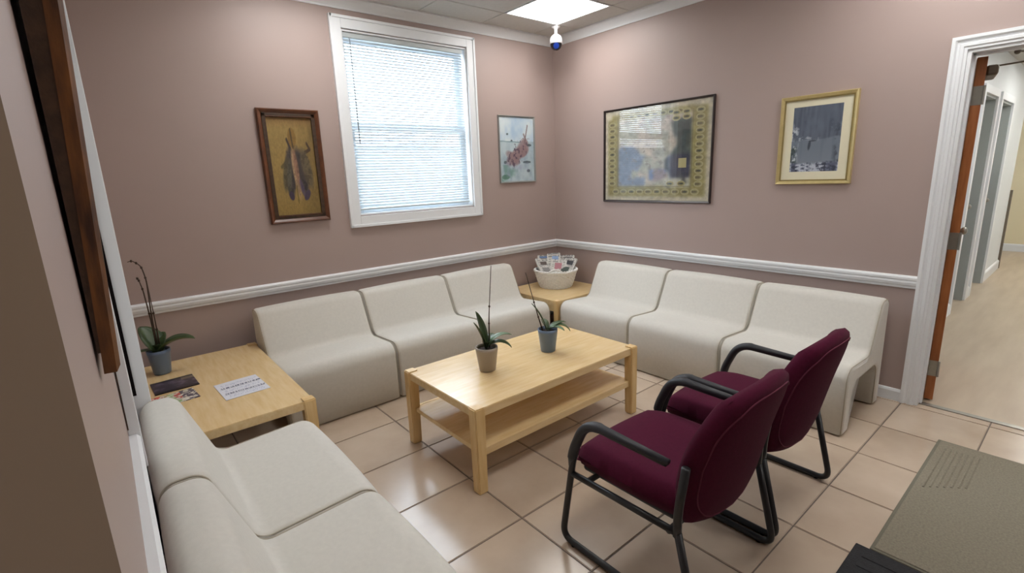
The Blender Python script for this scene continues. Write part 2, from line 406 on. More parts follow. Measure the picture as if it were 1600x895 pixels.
# ------------------------------------------------------------------ door on the right wall, opening to the hallway
door = empty('door_1', (.06, DY0, 0)); tag(door, kind='structure')
def at_parent(o, p):
    for v in o.data.vertices: v.co -= Vector(p)
    return o
CAS = [(0, 0), (.014, 0), (.014, .012), (.02, .016), (.02, .03), (.015, .034), (.015, .044), (.021, .048), (.026, .052), (.026, .068), (0, .068)]  # (proud, along width)
def casing_v(y_in, sgn, x, nx, z1):
    bm = bmesh.new(); ends = []
    for zz in (0, 1):
        ends.append([bm.verts.new((x+nx*d, y_in+sgn*wd, z1+wd if zz else 0)) for d, wd in CAS])
    k = len(CAS)
    for j in range(k): bm.faces.new((ends[0][j], ends[0][(j+1) % k], ends[1][(j+1) % k], ends[1][j]))
    bm.faces.new(ends[0]); bm.faces.new(ends[1]); return bm
def casing_h(y0, y1, x, nx, z1):
    bm = bmesh.new(); ends = []
    for y, sg in ((y0, 1), (y1, -1)):
        ends.append([bm.verts.new((x+nx*d, y+sg*wd, z1+wd)) for d, wd in CAS])
    k = len(CAS)
    for j in range(k): bm.faces.new((ends[0][j], ends[0][(j+1) % k], ends[1][(j+1) % k], ends[1][j]))
    bm.faces.new(ends[0]); bm.faces.new(ends[1]); return bm
dl = door.location
for x, nx in ((0, -1), (.12, 1)):
    at_parent(bm_obj('casing', casing_v(DY0, 1, x, nx, DZ), 'white_trim', door), dl)
    at_parent(bm_obj('casing', casing_v(DY1, -1, x, nx, DZ), 'white_trim', door), dl)
    at_parent(bm_obj('casing', casing_h(DY0, DY1, x, nx, DZ), 'white_trim', door), dl)
at_parent(bm_obj('jamb', boxes((-.004, .124, DY0-.018, DY0, 0, DZ), (.045, .075, DY0-.03, DY0-.018, 0, DZ-.018), (-.004, .124, DY1, DY1+.018, 0, DZ), (-.004, .124, DY1+.018, DY0-.018, DZ-.018, DZ), (.045, .075, DY1+.018, DY0-.018, DZ-.03, DZ-.018), bev=.001), 'white_trim', door), dl)
at_parent(bm_obj('threshold', boxes((.035, .075, DY1+.018, DY0-.018, 0, .006), bev=.002), 'steel', door), dl)
hx, hy = .128, DY0-.022
leaf = bm_obj('door_leaf', boxes((0, .84, -.022, .022, .012, 2.03), bev=.002), 'door_wood', door)
leaf.location = (hx-dl.x, hy-dl.y-.024, 0); leaf.rotation_euler = (0, 0, math.radians(10.5))
for hz in (.22, 1.02, 1.83):
    bm = boxes((-.0025, .0005, -.022, .022, hz-.05, hz+.05)); tube(bm, [(-.004, -.026, hz-.05), (-.004, -.026, hz+.05)], .006, 8)
    bm_obj('hinge', bm, 'steel', leaf)
bm = bmesh.new(); tube(bm, [(.76, -.022, 1.0), (.76, -.034, 1.0)], .03, 16); tube(bm, [(.76, -.034, 1.0), (.76, -.06, 1.0)], .011, 12); sphere(bm, (.76, -.075, 1.0), .027, sy=.75)
bm_obj('door_knob', bm, 'steel', leaf, True)
bm = boxes((.05, .30, -.075, -.022, 1.935, 1.99), bev=.012)
bm_obj('door_closer', bm, 'closer_metal', leaf)
bm = bmesh.new(); pA = (.18, -.05, 1.995); pE = (.20, -.46, 2.02)
tube(bm, [(.18, -.05, 1.985), (.18, -.05, 2.0)], .014, 10); tube(bm, [pA, pE], .008, 8, flat=.6); tube(bm, [pE, (-.03, -.13, 2.03)], .007, 8, flat=.6)
sphere(bm, (-.03, -.13, 2.03), .014)
bm_obj('closer_arm', bm, 'closer_metal', leaf)

# white casing and ajar leaf on the left wall
d2 = empty('door_2', (XC, -2.0, 0)); tag(d2, kind='structure')
def d2p(name, bm, m): return at_parent(bm_obj(name, bm, m, d2), d2.location)
d2p('casing', boxes((XC, -3.729, -2.033, -1.96, .702, 2.13), bev=.002), 'white_trim')
d2p('casing', boxes((XC, -3.681, -1.418, -1.35, .0, 2.13), bev=.003), 'white_trim')
d2p('casing', boxes((XC, -3.729, -1.96, -1.418, 2.05, 2.13), bev=.002), 'white_trim')
d2p('door_panel', boxes((XC, -3.748, -1.96, -1.418, .702, 2.05), bev=.001), 'white_trim')
d2p('gap_strip', boxes((-3.742, -3.722, -1.428, -1.418, .72, 2.05), bev=.001), 'black_board')  # narrow black strip on the near face of the far casing
tube_bm = tube(bmesh.new(), [(XC+.002, -2.036, .83), (XC+.003, -2.0355, 1.0), (XC+.002, -2.036, 1.2)], .0016, 6)
d2p('caulk_crack', tube_bm, 'walnut_dark')

# ------------------------------------------------------------------ hallway
HL = -2.88
tag(bm_obj('floor_hallway', boxes((.055, 9.5, -5.2, -1.8, -.06, -.001)), 'hall_floor'), kind='structure')
tag(bm_obj('ceiling_hallway', boxes((.12, 9.5, -5.2, -1.8, 2.5, 2.6)), 'ceiling_white'), kind='structure')
tag(bm_obj('wall_hallway_left', boxes((.9, 2.55, HL, HL+.15, 0, 2.5), (2.55, 3.25, HL, HL+.15, 2.06, 2.5), (3.25, 3.55, HL, HL+.15, 0, 2.5), (3.55, 4.35, HL, HL+.15, 2.06, 2.5), (4.35, 5.6, HL, HL+.15, 0, 2.5)), 'hall_white'), kind='structure')
tag(bm_obj('wall_hallway_far_left', boxes((.12, 9.5, -1.9, -1.8, 0, 2.5)), 'hall_white'), kind='structure')
tag(bm_obj('wall_hallway_right', boxes((.12, 9.5, -5.2, -5.1, 0, 2.5)), 'hall_white'), kind='structure')
tag(bm_obj('wall_hallway_end', boxes((7.4, 7.5, -5.1, -1.9, 0, 2.5)), 'hall_cream'), kind='structure')
HB = [(0, 0), (.018, 0), (.018, .10), (.01, .115), (0, .12)]
trim('baseboard_hallway_1', HB, (.9, HL), (2.50, HL), (0, -1))
trim('baseboard_hallway_2', HB, (3.30, HL), (3.5, HL), (0, -1))
trim('baseboard_hallway_3', HB, (4.4, HL), (5.6, HL), (0, -1))
trim('baseboard_hallway_4', HB, (7.4, -1.9), (7.4, -5.1), (-1, 0))
for i, (a, b) in enumerate(((2.55, 3.25), (3.55, 4.35))):
    hd = empty('door_%d' % (3+i), ((a+b)/2, HL, 0)); tag(hd, kind='structure')
    def hp(n, bm, m): return at_parent(bm_obj(n, bm, m, hd), hd.location)
    hp('casing', boxes((a-.07, a, HL-.02, HL, 0, 2.13), bev=.002), 'white_trim')
    hp('casing', boxes((b, b+.07, HL-.02, HL, 0, 2.13), bev=.002), 'white_trim')
    hp('casing', boxes((a, b, HL-.02, HL, 2.06, 2.13), bev=.002), 'white_trim')
    hp('jamb', boxes((b-.02, b, HL, HL+.15, 0, 2.06), (a, a+.02, HL, HL+.15, 0, 2.06), (a, b, HL, HL+.15, 2.04, 2.06)), 'hall_grey')
    hp('door_leaf', boxes((a+.02, b-.02, HL+.10, HL+.14, .01, 2.04)), 'hall_grey')
    hp('kick_panel', boxes((a+.03, b-.03, HL+.092, HL+.10, .02, 1.32)), 'hall_dado')
    kb = bmesh.new(); sphere(kb, (b-.1, HL+.06, 1.0), .026); tube(kb, [(b-.1, HL+.06, 1.0), (b-.1, HL+.1, 1.0)], .01, 8); hp('door_knob', kb, 'steel')
bm = boxes((1.2, 2.42, HL-.006, HL, .13, 1.32), bev=.001); tag(bm_obj('trim_hallway_dado', bm, 'hall_dado'), kind='structure')
bm = boxes((5.585, 5.62, HL-.025, HL+.02, .0, 1.05), bev=.004); o = bm_obj('corner_guard', bm, 'closer_metal'); tag(o, 'dark corner guard at the end of the hallway wall', 'corner guard')
o = bm_obj('light_switch', boxes((7.388, 7.4, -2.93, -2.85, 1.25, 1.37), bev=.002), 'closer_metal'); tag(o, 'small switch plate on the cream wall at the hallway end', 'light switch')

# ------------------------------------------------------------------ ceiling lights
def ceiling_light(name, x, y, zc, m, label, group, sx=G, sy=G):
    r = empty(name, (x+sx/2, y+sy/2, zc)); tag(r, label, 'ceiling light', group)
    a, b = sx/2, sy/2; f = .018
    bm_obj('frame', boxes((-a+.004, a-.004, -b+.004, -b+f, -.004, .016), (-a+.004, a-.004, b-f, b-.004, -.004, .016), (-a+.004, -a+f, -b+f, b-f, -.004, .016), (a-f, a-.004, -b+f, b-f, -.004, .016), bev=.001), 'white_trim', r)
    bm_obj('diffuser', boxes((-a+f, a-f, -b+f, b-f, .001, .012)), m, r)
    return r
for i, (lx, ly) in enumerate(LIGHTS):
    ceiling_light('ceiling_light', lx, ly, CEIL, 'panel_light', ['lit square ceiling light panel near the corner with the security camera', 'lit square ceiling light panel above the left side table', 'lit square ceiling light panel above the doorway mat', 'lit square ceiling light panel directly above the camera position', 'lit square ceiling light panel at the back of the room'][i], 'waiting room ceiling lights')
for i, lx in enumerate((1.4, 3.8, 6.0)):
    ceiling_light('hallway_light', lx, -4.1, 2.498-.012, 'hall_panel_light', ['square ceiling light panel just inside the hallway', 'square ceiling light panel midway along the hallway', 'square ceiling light panel at the far hallway end'][i], 'hallway ceiling lights')

# ------------------------------------------------------------------ security camera
sc_ = empty('security_camera', (-.30, -.345, CEIL)); tag(sc_, 'small white dome security camera hanging from ceiling corner', 'security camera')
bm_obj('mount', lathe(bmesh.new(), [(.038, 0), (.038, -.012), (.026, -.02), (.015, -.028), (.013, -.06), (.018, -.075)][::-1], 20), 'cam_white', sc_, True)
hd = [(.02, -.07), (.042, -.085), (.054, -.105), (.057, -.13), (.057, -.148)]
bm_obj('housing', lathe(bmesh.new(), hd[::-1], 24), 'cam_white', sc_, True)
bl = bm_obj('camera_ball', sphere(bmesh.new(), (0, 0, -.152), .052, u=24, v=16), 'cam_black', sc_, True)
dv = Vector((-.6, -.62, -.42)).normalized()
bm = bmesh.new(); c0 = Vector((0, 0, -.152)); tube(bm, [c0+dv*.04, c0+dv*.056], .026, 20); tube(bm, [c0+dv*.056, c0+dv*.06], .016, 16)
bm_obj('lens', bm, 'cam_lens', bl)

# ------------------------------------------------------------------ modular lounge seats
PROF = [(.757, .012, 0), (.757, .408, .078), (.385, .388, .065), (.245, .688, .062), (.112, .688, .052), (.10, .012, 0), (.198, .012, 0), (.201, .285, .075), (.64, .285, .085), (.645, .012, 0)]
PROF_SLIM = [(.345, .388, .055) if p[0] == .385 else ((.232, .688, .06) if p[0] == .245 else p) for p in PROF]
def lounge(width, name, label, prof=PROF):
    root = empty(name); tag(root, label, 'lounge seat', 'modular lounge seats around the room')
    base = round_poly(prof, 7); n = len(base)
    # outward normals (the polygon runs anti-clockwise in (-d, z) = room view; sign fixed by area)
    area = sum(base[i].x*base[(i+1) % n].y-base[(i+1) % n].x*base[i].y for i in range(n))
    sg = 1 if area > 0 else -1
    nr = []
    for i in range(n):
        t = (base[(i+1) % n]-base[i-1]); t.normalize(); nr.append(Vector((t.y, -t.x))*sg)
    r = .026; secs = []
    for s in range(6):
        a = s/5*PI/2; secs.append((r*(1-math.sin(a)), -r*(1-math.cos(a))))
    half = [(x, o) for x, o in secs]
    half = half[::1]
    pos = [(r*(1-math.cos(a)), -r*(1-math.sin(a))) for a in [k/5*PI/2 for k in range(6)]]
    mids = [.12, .25, .38, .5, .62, .75, .88]
    full = pos+[(m*width, 0) for m in mids]+[(width-x, o) for x, o in pos[::-1]]
    bm = bmesh.new(); rings = []
    for x, o in full:
        t = min(1, max(0, x/width)); cr = .007*(1-(2*t-1)**2)
        ring = []
        for p, q in zip(base, nr):
            up = cr if p.y > .3 and q.y > -.2 else 0
            v = p+q*(o+up)
            ring.append(bm.verts.new((x, -v.x, max(v.y, .012))))
        rings.append(ring)
    for A, B in zip(rings, rings[1:]):
        for j in range(n): bm.faces.new((A[j], A[(j+1) % n], B[(j+1) % n], B[j]))
    caps = [bm.faces.new(rings[0]), bm.faces.new(rings[-1])]
    bmesh.ops.triangulate(bm, faces=caps, ngon_method='EAR_CLIP')
    body = bm_obj('upholstered_shell', bm, 'fabric', root, True)
    for pg in body.data.polygons:
        if abs(pg.normal.x) > .999: pg.use_smooth = False
    for xx in (.007, width-.007):
        pts = [(xx, -(p+q*(-.006)).x, max((p+q*(-.006)).y, .016)) for p, q in zip(base, nr)]
        bm_obj('seam', tube(bmesh.new(), pts, .0032, 6, closed=True), 'fabric_seam', body, True)
    for gx in (.06, width-.06):
        for gy in (.15, .70):
            bm_obj('glide', lathe(bmesh.new(), [(.018, 0), (.02, .004), (.02, .014)], 14, gx, -gy), 'black_board', root)
    return root
la = lounge(.728, 'lounge_seat', 'cream lounge seat on the window wall beside the wooden side table')
la.location = (-3.034, 0, 0)
def place(x, y, rz, label, src=la):
    c = copy_tree(src); c.location = (x, y, 0); c.rotation_euler = (0, 0, rz); c['label'] = label; return c
place(-2.299, 0, 0, 'middle cream lounge seat of the three along the window wall')
place(-1.564, 0, 0, 'cream lounge seat on the window wall next to the corner table')
place(0, -.785, -PI/2, 'cream lounge seat under the large map poster beside the corner table')
place(0, -1.516, -PI/2, 'middle cream lounge seat of the three along the right wall')
place(0, -2.250, -PI/2, 'cream lounge seat nearest the doorway with its open arched base visible')
lc = lounge(.728, 'lounge_seat', 'cream lounge seat on the left wall beside the wooden side table', PROF_SLIM)
lc.location = (XC-.08, -1.425-.728, 0); lc.rotation_euler = (0, 0, PI/2)
place(XC-.08, -2.157-.728, PI/2, 'nearest cream lounge seat at the bottom left of the view', lc)

# ------------------------------------------------------------------ birch tables
def table(name, L, W, H, label, shelf=True, leg=.060, gloss='birch', top_t=.042, cat='table'):
    r = empty(name); tag(r, label, cat)
    a, b = L/2, W/2; zt = H-.005
    # top with notched corners so that the leg ends show
    k = leg-.012
    pts = [(-a+k, -b+.008), (a-k, -b+.008), (a-k, -b+k), (a-.008, -b+k), (a-.008, b-k), (a-k, b-k), (a-k, b-.008), (-a+k, b-.008), (-a+k, b-k), (-a+.008, b-k), (-a+.008, -b+k), (-a+k, -b+k)]
    bm = bmesh.new(); bot = [bm.verts.new((x, y, zt-top_t)) for x, y in pts]; tp = [bm.verts.new((x, y, zt)) for x, y in pts]
    for i in range(12): bm.faces.new((bot[i], bot[(i+1) % 12], tp[(i+1) % 12], tp[i]))
    bm.faces.new(bot[::-1]); f = bm.faces.new(tp)
    bmesh.ops.bevel(bm, geom=list(f.edges), offset=.003, segments=2, affect='EDGES')
    bm_obj('tabletop', bm, gloss, r)
    for sx in (-1, 1):
        for sy in (-1, 1):
            x0, y0 = sx*a, sy*b
            bm = bmesh.new(); box(bm, x0-sx*leg if sx > 0 else x0, x0 if sx > 0 else x0+leg, y0-leg if sy > 0 else y0, y0 if sy > 0 else y0+leg, 0, H)
            es = [e for e in bm.edges]
            bmesh.ops.bevel(bm, geom=es, offset=.005, segments=2, affect='EDGES')
            # slim the inner half a little towards the floor as the real legs do
            for v in bm.verts:
                t = max(0, (H-.1-v.co.z)/(H-.1))*.12
                v.co.x = v.co.x+(x0-v.co.x)*t; v.co.y = v.co.y+(y0-v.co.y)*t
            bm_obj('leg', bm, 'birch_post', r)
    if shelf:
        bm = boxes((-a+.03, a-.03, -b+.03, b-.03, .195, .22), (-a+.05, a-.05, -b+.022, -b+.04, .183, .222), (-a+.05, a-.05, b-.04, b-.022, .183, .222), bev=.002)
        bm_obj('shelf', bm, gloss, r)
    return r
ct = table('coffee_table', 1.235, .695, .445, 'long light birch coffee table with lower shelf in the middle of the room')
ct.location = (-1.922, -1.662, 0)
st = table('side_table', 1.22, .69, .452, 'light birch side table with papers in the left corner', shelf=False)
st.location = (-3.385, -.735, 0); st.rotation_euler = (0, 0, PI/2)
co_ = table('corner_table', .745, .745, .405, 'square light birch corner table holding the white basket', shelf=False, leg=.05)
co_.location = (-.402, -.402, 0)
bm_obj('apron', boxes((-.32, .32, -.355, -.335, .30, .36), (-.355, -.335, -.32, .32, .30, .36)), 'birch', co_)

# ------------------------------------------------------------------ burgundy guest chairs
def guest_chair():
    r = empty('guest_chair'); tag(r, 'x', 'chair', 'burgundy guest chairs')
    # local: +y is the front; y0 is the rear corner of the sled
    RT = .0135
    for s in (-1, 1):
        X = s*.288
        pts = smooth_path([(X, -.43, .585), (X, .035, .59), (X-s*.0, .075, .49), (X, .085, .33), (X, .14, .0145), (X, -.475, .0145), (X, -.40, .335)],
                          [.0, .09, .05, .1, .07, .07, 0], 8)
        # arm tube starts behind the pad; the front post drops to the sled, the rear post climbs to the seat rail
        pts = smooth_path([(X, -.345, .575), (X, .0, .582), (X, .062, .44), (X, .132, .0145), (X, -.478, .0145), (X, -.395, .345)], [0, .10, .12, .06, .06, 0], 8)
        fr = bm_obj('side_frame', tube(bmesh.new(), pts, RT, 10), 'black_tube', r, True)
        bm_obj('seat_rail', tube(bmesh.new(), [(X, .078, .335), (X, -.398, .342)], .0125, 10), 'black_tube', fr, True)
        bm_obj('back_post', tube(bmesh.new(), smooth_path([(X, -.393, .33), (X, -.393, .42), (X*.985, -.412, .585)], .05, 5), .0145, 10), 'black_tube', fr, True)
        pad = smooth_path([(X, -.352, .581), (X, .0, .589), (X, .066, .44), (X, .078, .37)], [0, .10, .05, 0], 10)
        m_ = len(pad); rad = [.0235*min(1, .55+.45*min(i, m_-1-i)/1.5) for i in range(m_)]
        bm_obj('arm_pad', tube(bmesh.new(), pad, rad, 12, flat=.8), 'black_pad', r, True)
    for (y, zc) in ((.0, .325), (-.36, .325)):
        bm_obj('crossbar', tube(bmesh.new(), [(-.288, y, zc+.005), (.288, y, zc+.005)], .011, 8), 'black_tube', r, True)
    # seat cushion
    bm = bmesh.new(); nu, nv = 22, 22
    def sq(u, v):
        return u*math.sqrt(max(0, 1-v*v/2*.30)), v*math.sqrt(max(0, 1-u*u/2*.30))
    top = []; bt = []
    for i in range(nu+1):
        for j in range(nv+1):
            u, v = 2*i/nu-1, 2*j/nv-1
            a, b = sq(u, v)
            e = max(abs(u), abs(v)); th = (1-e**12)**.5
            x = a*.262; y = -.135+b*.258
            zt = .394+.064*th-(.035*max(0, v-.35)**2*2.2)-.006*math.cos(u*1.5)*(1-v*v)
            zb = .394-.058*th
            top.append((x, y, zt)); bt.append((x, y, zb))
    V1 = [bm.verts.new(p) for p in top]; V2 = [bm.verts.new(p) for p in bt]
    idx = lambda i, j: i*(nv+1)+j
    for i in range(nu):
        for j in range(nv):
            bm.faces.new((V1[idx(i, j)], V1[idx(i+1, j)], V1[idx(i+1, j+1)], V1[idx(i, j+1)]))
            bm.faces.new((V2[idx(i, j)], V2[idx(i, j+1)], V2[idx(i+1, j+1)], V2[idx(i+1, j)]))
    bmesh.ops.remove_doubles(bm, verts=bm.verts, dist=.0004)
    seat = bm_obj('seat', bm, 'burgundy', r, True)
    bm_obj('seat_pan', boxes((-.225, .225, -.345, .075, .322, .350), bev=.012), 'black_pad', r)
    # backrest: pillow with rounded outline, curved across, reclined
    def back_pt(u, v, side):
        e = max(abs(u), abs(v))
        a = u*math.sqrt(max(0, 1-v*v*.5*(.82 if v > 0 else .74))); b = v*math.sqrt(max(0, 1-u*u*.5*(.50 if v > 0 else .42)))
        wz = .272-.030*max(0, v)**2-.014*max(0, -v)**2
        x = a*wz; h = .566+b*.276
        th = (1-e**4.5)**.5
        yc = -.404-.108*(h-.345)/.5-.018*max(0, v)**2
        wrap = .055*(x/.26)**2
        y = yc+wrap+(.054*th if side > 0 else -.046*th)
        return (x, y, h)
    bm = bmesh.new(); nu, nv = 26, 26; F = []; Bk = []
    for i in range(nu+1):
        for j in range(nv+1):
            u, v = 2*i/nu-1, 2*j/nv-1
            u = math.copysign(abs(u)**.8, u) if u else 0; v = math.copysign(abs(v)**.8, v) if v else 0
            F.append(bm.verts.new(back_pt(u, v, 1))); Bk.append(bm.verts.new(back_pt(u, v, -1)))
    idx = lambda i, j: i*(nv+1)+j
    for i in range(nu):
        for j in range(nv):
            bm.faces.new((F[idx(i, j)], F[idx(i+1, j)], F[idx(i+1, j+1)], F[idx(i, j+1)]))
            bm.faces.new((Bk[idx(i, j)], Bk[idx(i, j+1)], Bk[idx(i+1, j+1)], Bk[idx(i+1, j)]))
    bmesh.ops.remove_doubles(bm, verts=bm.verts, dist=.0004)
    back = bm_obj('backrest', bm, 'burgundy', r, True)
    loop = []; q = .86; m_ = 72
    for i in range(m_):
        t = 2*PI*i/m_; cu, sv = math.cos(t), math.sin(t)
        loop.append((math.copysign(abs(cu)**.35, cu)*q, math.copysign(abs(sv)**.35, sv)*q))
    pts = [Vector(back_pt(u, v, -1))+Vector((0, -.0008, 0)) for u, v in loop]
    bm_obj('piping', tube(bmesh.new(), pts, .0028, 6, closed=True), 'burgundy_piping', back, True)
    for s in (-1, 1):
        for y in (.07, -.42):
            bm_obj('glide', lathe(bmesh.new(), [(.010, 0), (.011, .003), (.008, .008)], 10, s*.288, y), 'black_board', r)
    return r
gc = guest_chair(); gc.location = (-2.157, -2.605, 0)
gc['label'] = 'burgundy guest chair with black sled frame nearest the camera'
g2 = copy_tree(gc); g2.location = (-1.530, -2.600, 0); g2['label'] = 'burgundy guest chair with black sled frame farther away, beside the lounge seat'

# ------------------------------------------------------------------ flat prints as coloured grids
def vnoise(u, v, f, seed):
    rs = np.random.RandomState(seed); n = int(f)+3
    g = rs.rand(n, n); x = u*f; y = v*f; i = np.floor(x).astype(int); j = np.floor(y).astype(int); a = x-i; b = y-j
    a = a*a*(3-2*a); b = b*b*(3-2*b); i = np.clip(i, 0, n-2); j = np.clip(j, 0, n-2)
    return (g[i, j]*(1-a)+g[i+1, j]*a)*(1-b)+(g[i, j+1]*(1-a)+g[i+1, j+1]*a)*b
def fbm(u, v, f, seed): return .55*vnoise(u, v, f, seed)+.28*vnoise(u, v, f*2.1, seed+1)+.17*vnoise(u, v, f*4.3, seed+2)
class Ink:
    def __init__(s, nx, ny, base):
        s.nx, s.ny = nx, ny
        uu, vv = np.meshgrid((np.arange(nx)+.5)/nx, (np.arange(ny)+.5)/ny, indexing='ij'); s.u, s.v = uu, vv   # v=0 top
        s.c = np.zeros((nx, ny, 3)); s.c[:] = base
    def put(s, mask, col, a=1.0):
        m = np.clip(mask.astype(float), 0, 1)*a; s.c = s.c*(1-m[..., None])+np.array(col, float)*m[..., None]
    def ell(s, cx, cy, rx, ry, ang=0, soft=.15):
        du, dv = s.u-cx, s.v-cy; c, n = math.cos(ang), math.sin(ang); x = (du*c+dv*n)/rx; y = (-du*n+dv*c)/ry
        d = np.sqrt(x*x+y*y); return np.clip((1-d)/soft+.5, 0, 1)
    def line(s, x0, y0, x1, y1, wd):
        dx, dy = x1-x0, y1-y0; L = dx*dx+dy*dy; t = np.clip(((s.u-x0)*dx+(s.v-y0)*dy)/L, 0, 1)
        d = np.hypot(s.u-(x0+t*dx), s.v-(y0+t*dy)); return np.clip((wd-d)/(wd*.4)+.3, 0, 1)
    def rect(s, x0, x1, y0, y1): return (s.u > x0) & (s.u < x1) & (s.v > y0) & (s.v < y1)
    def mesh(s, name, w, h):
        nx, ny = s.nx, s.ny
        xs = np.linspace(-w/2, w/2, nx+1); ys = np.linspace(h/2, -h/2, ny+1)
        X, Y = np.meshgrid(xs, ys, indexing='ij'); verts = np.stack([X.ravel(), Y.ravel(), np.zeros(X.size)], 1)
        i, j = np.meshgrid(np.arange(nx), np.arange(ny), indexing='ij'); i = i.ravel(); j = j.ravel(); k = ny+1
        faces = np.stack([i*k+j, i*k+j+1, (i+1)*k+j+1, (i+1)*k+j], 1)
        me = bpy.data.meshes.new(name); me.from_pydata(verts.tolist(), [], faces.tolist())
        at = me.color_attributes.new('ink', 'FLOAT_COLOR', 'CORNER')
        c = np.clip(s.c.reshape(-1, 3), 0, 255)/255.0; lin = np.where(c <= .04045, c/12.92, ((c+.055)/1.055)**2.4)
        rg = np.concatenate([lin, np.ones((lin.shape[0], 1))], 1); at.data.foreach_set('color', np.repeat(rg, 4, axis=0).astype(np.float32).ravel())
        return me

# fish still life
def art_fish():
    k = Ink(80, 165, (142, 118, 66)); u, v = k.u, k.v
    k.put(np.clip((u-.45)*1.8, 0, 1), (104, 84, 44), .7); k.put(np.clip(fbm(u, v, 6, 3)*1.6-.6, 0, 1), (176, 142, 78), .5); k.put(np.clip((v-.75)*3, 0, 1), (128, 104, 46), .5)
    k.put(np.clip(1-(v*9), 0, 1), (120, 84, 44), .6)
    k.put(k.ell(.52, .20, .09, .10, .1), (118, 88, 36), .8); k.put(k.line(.50, .12, .52, .30, .018), (74, 58, 28), .9)
    k.put(k.line(.40, .22, .46, .32, .022), (60, 46, 34)); k.put(k.line(.84, .26, .90, .32, .02), (70, 52, 34)); k.put(k.line(.90, .32, .72, .37, .02), (70, 52, 34)); k.put(k.line(.35, .44, .22, .50, .02), (84, 74, 40), .8)
    for cx, cy, rx, ry, an, col in ((.40, .56, .11, .26, .16, (62, 54, 54)), (.64, .55, .13, .25, -.28, (58, 50, 52)), (.78, .52, .10, .22, -.36, (96, 84, 62)), (.30, .58, .07, .18, .34, (92, 82, 58)), (.36, .60, .05, .18, .26, (86, 82, 66)), (.52, .58, .06, .25, -.16, (168, 138, 104)), (.54, .50, .045, .18, -.1, (142, 106, 84))):
        m = k.ell(cx, cy, rx, ry, an, .35); k.put(m, col, .92)
        k.put(m*(fbm(u, v, 18, int(cx*100)) > .55), tuple(x*.7 for x in col), .6)
    k.put(k.ell(.36, .80, .06, .045, .5), (58, 44, 62)); k.put(k.ell(.72, .80, .085, .045, -.5), (64, 52, 70)); k.put(k.line(.50, .70, .50, .88, .01), (92, 78, 40), .7)
    k.put(k.ell(.62, .72, .04, .10, -.4), (86, 74, 104), .6)
    k.c *= (.9+.2*fbm(u, v, 40, 9))[..., None]; return k
def art_ship():
    k = Ink(90, 130, (206, 218, 222)); u, v = k.u, k.v
    k.put(np.clip(fbm(u, v, 5, 21)*2-.7, 0, 1)*(v < .4), (158, 186, 212), .8); k.put((v > .37)*1.0, (176, 194, 200), .8); k.put(np.clip(fbm(u, v, 8, 22)*2-.7, 0, 1)*(v > .38), (140, 160, 176), .7)
    k.put(k.line(.02, .37, .6, .385, .008), (110, 138, 146), .8)
    for cx, cy, rx, ry, an in ((.45, .60, .28, .10, -.45), (.60, .50, .22, .10, -.75), (.36, .62, .20, .07, .35), (.74, .44, .10, .12, -.4), (.70, .55, .14, .06, -.4), (.42, .68, .14, .07, 0.1)):
        m = k.ell(cx, cy, rx, ry, an, .4)*(.55+.7*fbm(u, v, 12, 25)); k.put(m, (142, 118, 120), .95)
    k.put(k.line(.82, .12, .72, .40, .016), (120, 104, 106), .9); k.put(k.line(.70, .26, .76, .34, .02), (128, 108, 108), .8)
    dk = (fbm(u, v, 22, 31) > .60)*k.ell(.52, .55, .38, .16, -.55, .3); k.put(dk, (84, 68, 84), .8)
    for cx, cy, rx, ry in ((.14, .70, .04, .025), (.78, .70, .12, .02), (.82, .84, .05, .025), (.86, .43, .07, .02), (.22, .26, .03, .015), (.34, .36, .03, .012)): k.put(k.ell(cx, cy, rx, ry), (72, 82, 88), .85)
    k.put(np.clip(fbm(u, v, 7, 33)*3-1.2, 0, 1)*(v > .74)*(u < .5), (110, 146, 138), .8); k.put(k.ell(.14, .93, .11, .04), (72, 112, 92), .7); k.put(np.clip(fbm(u, v, 9, 35)*3-1.5, 0, 1)*(v > .7), (150, 156, 184), .6)
    return k
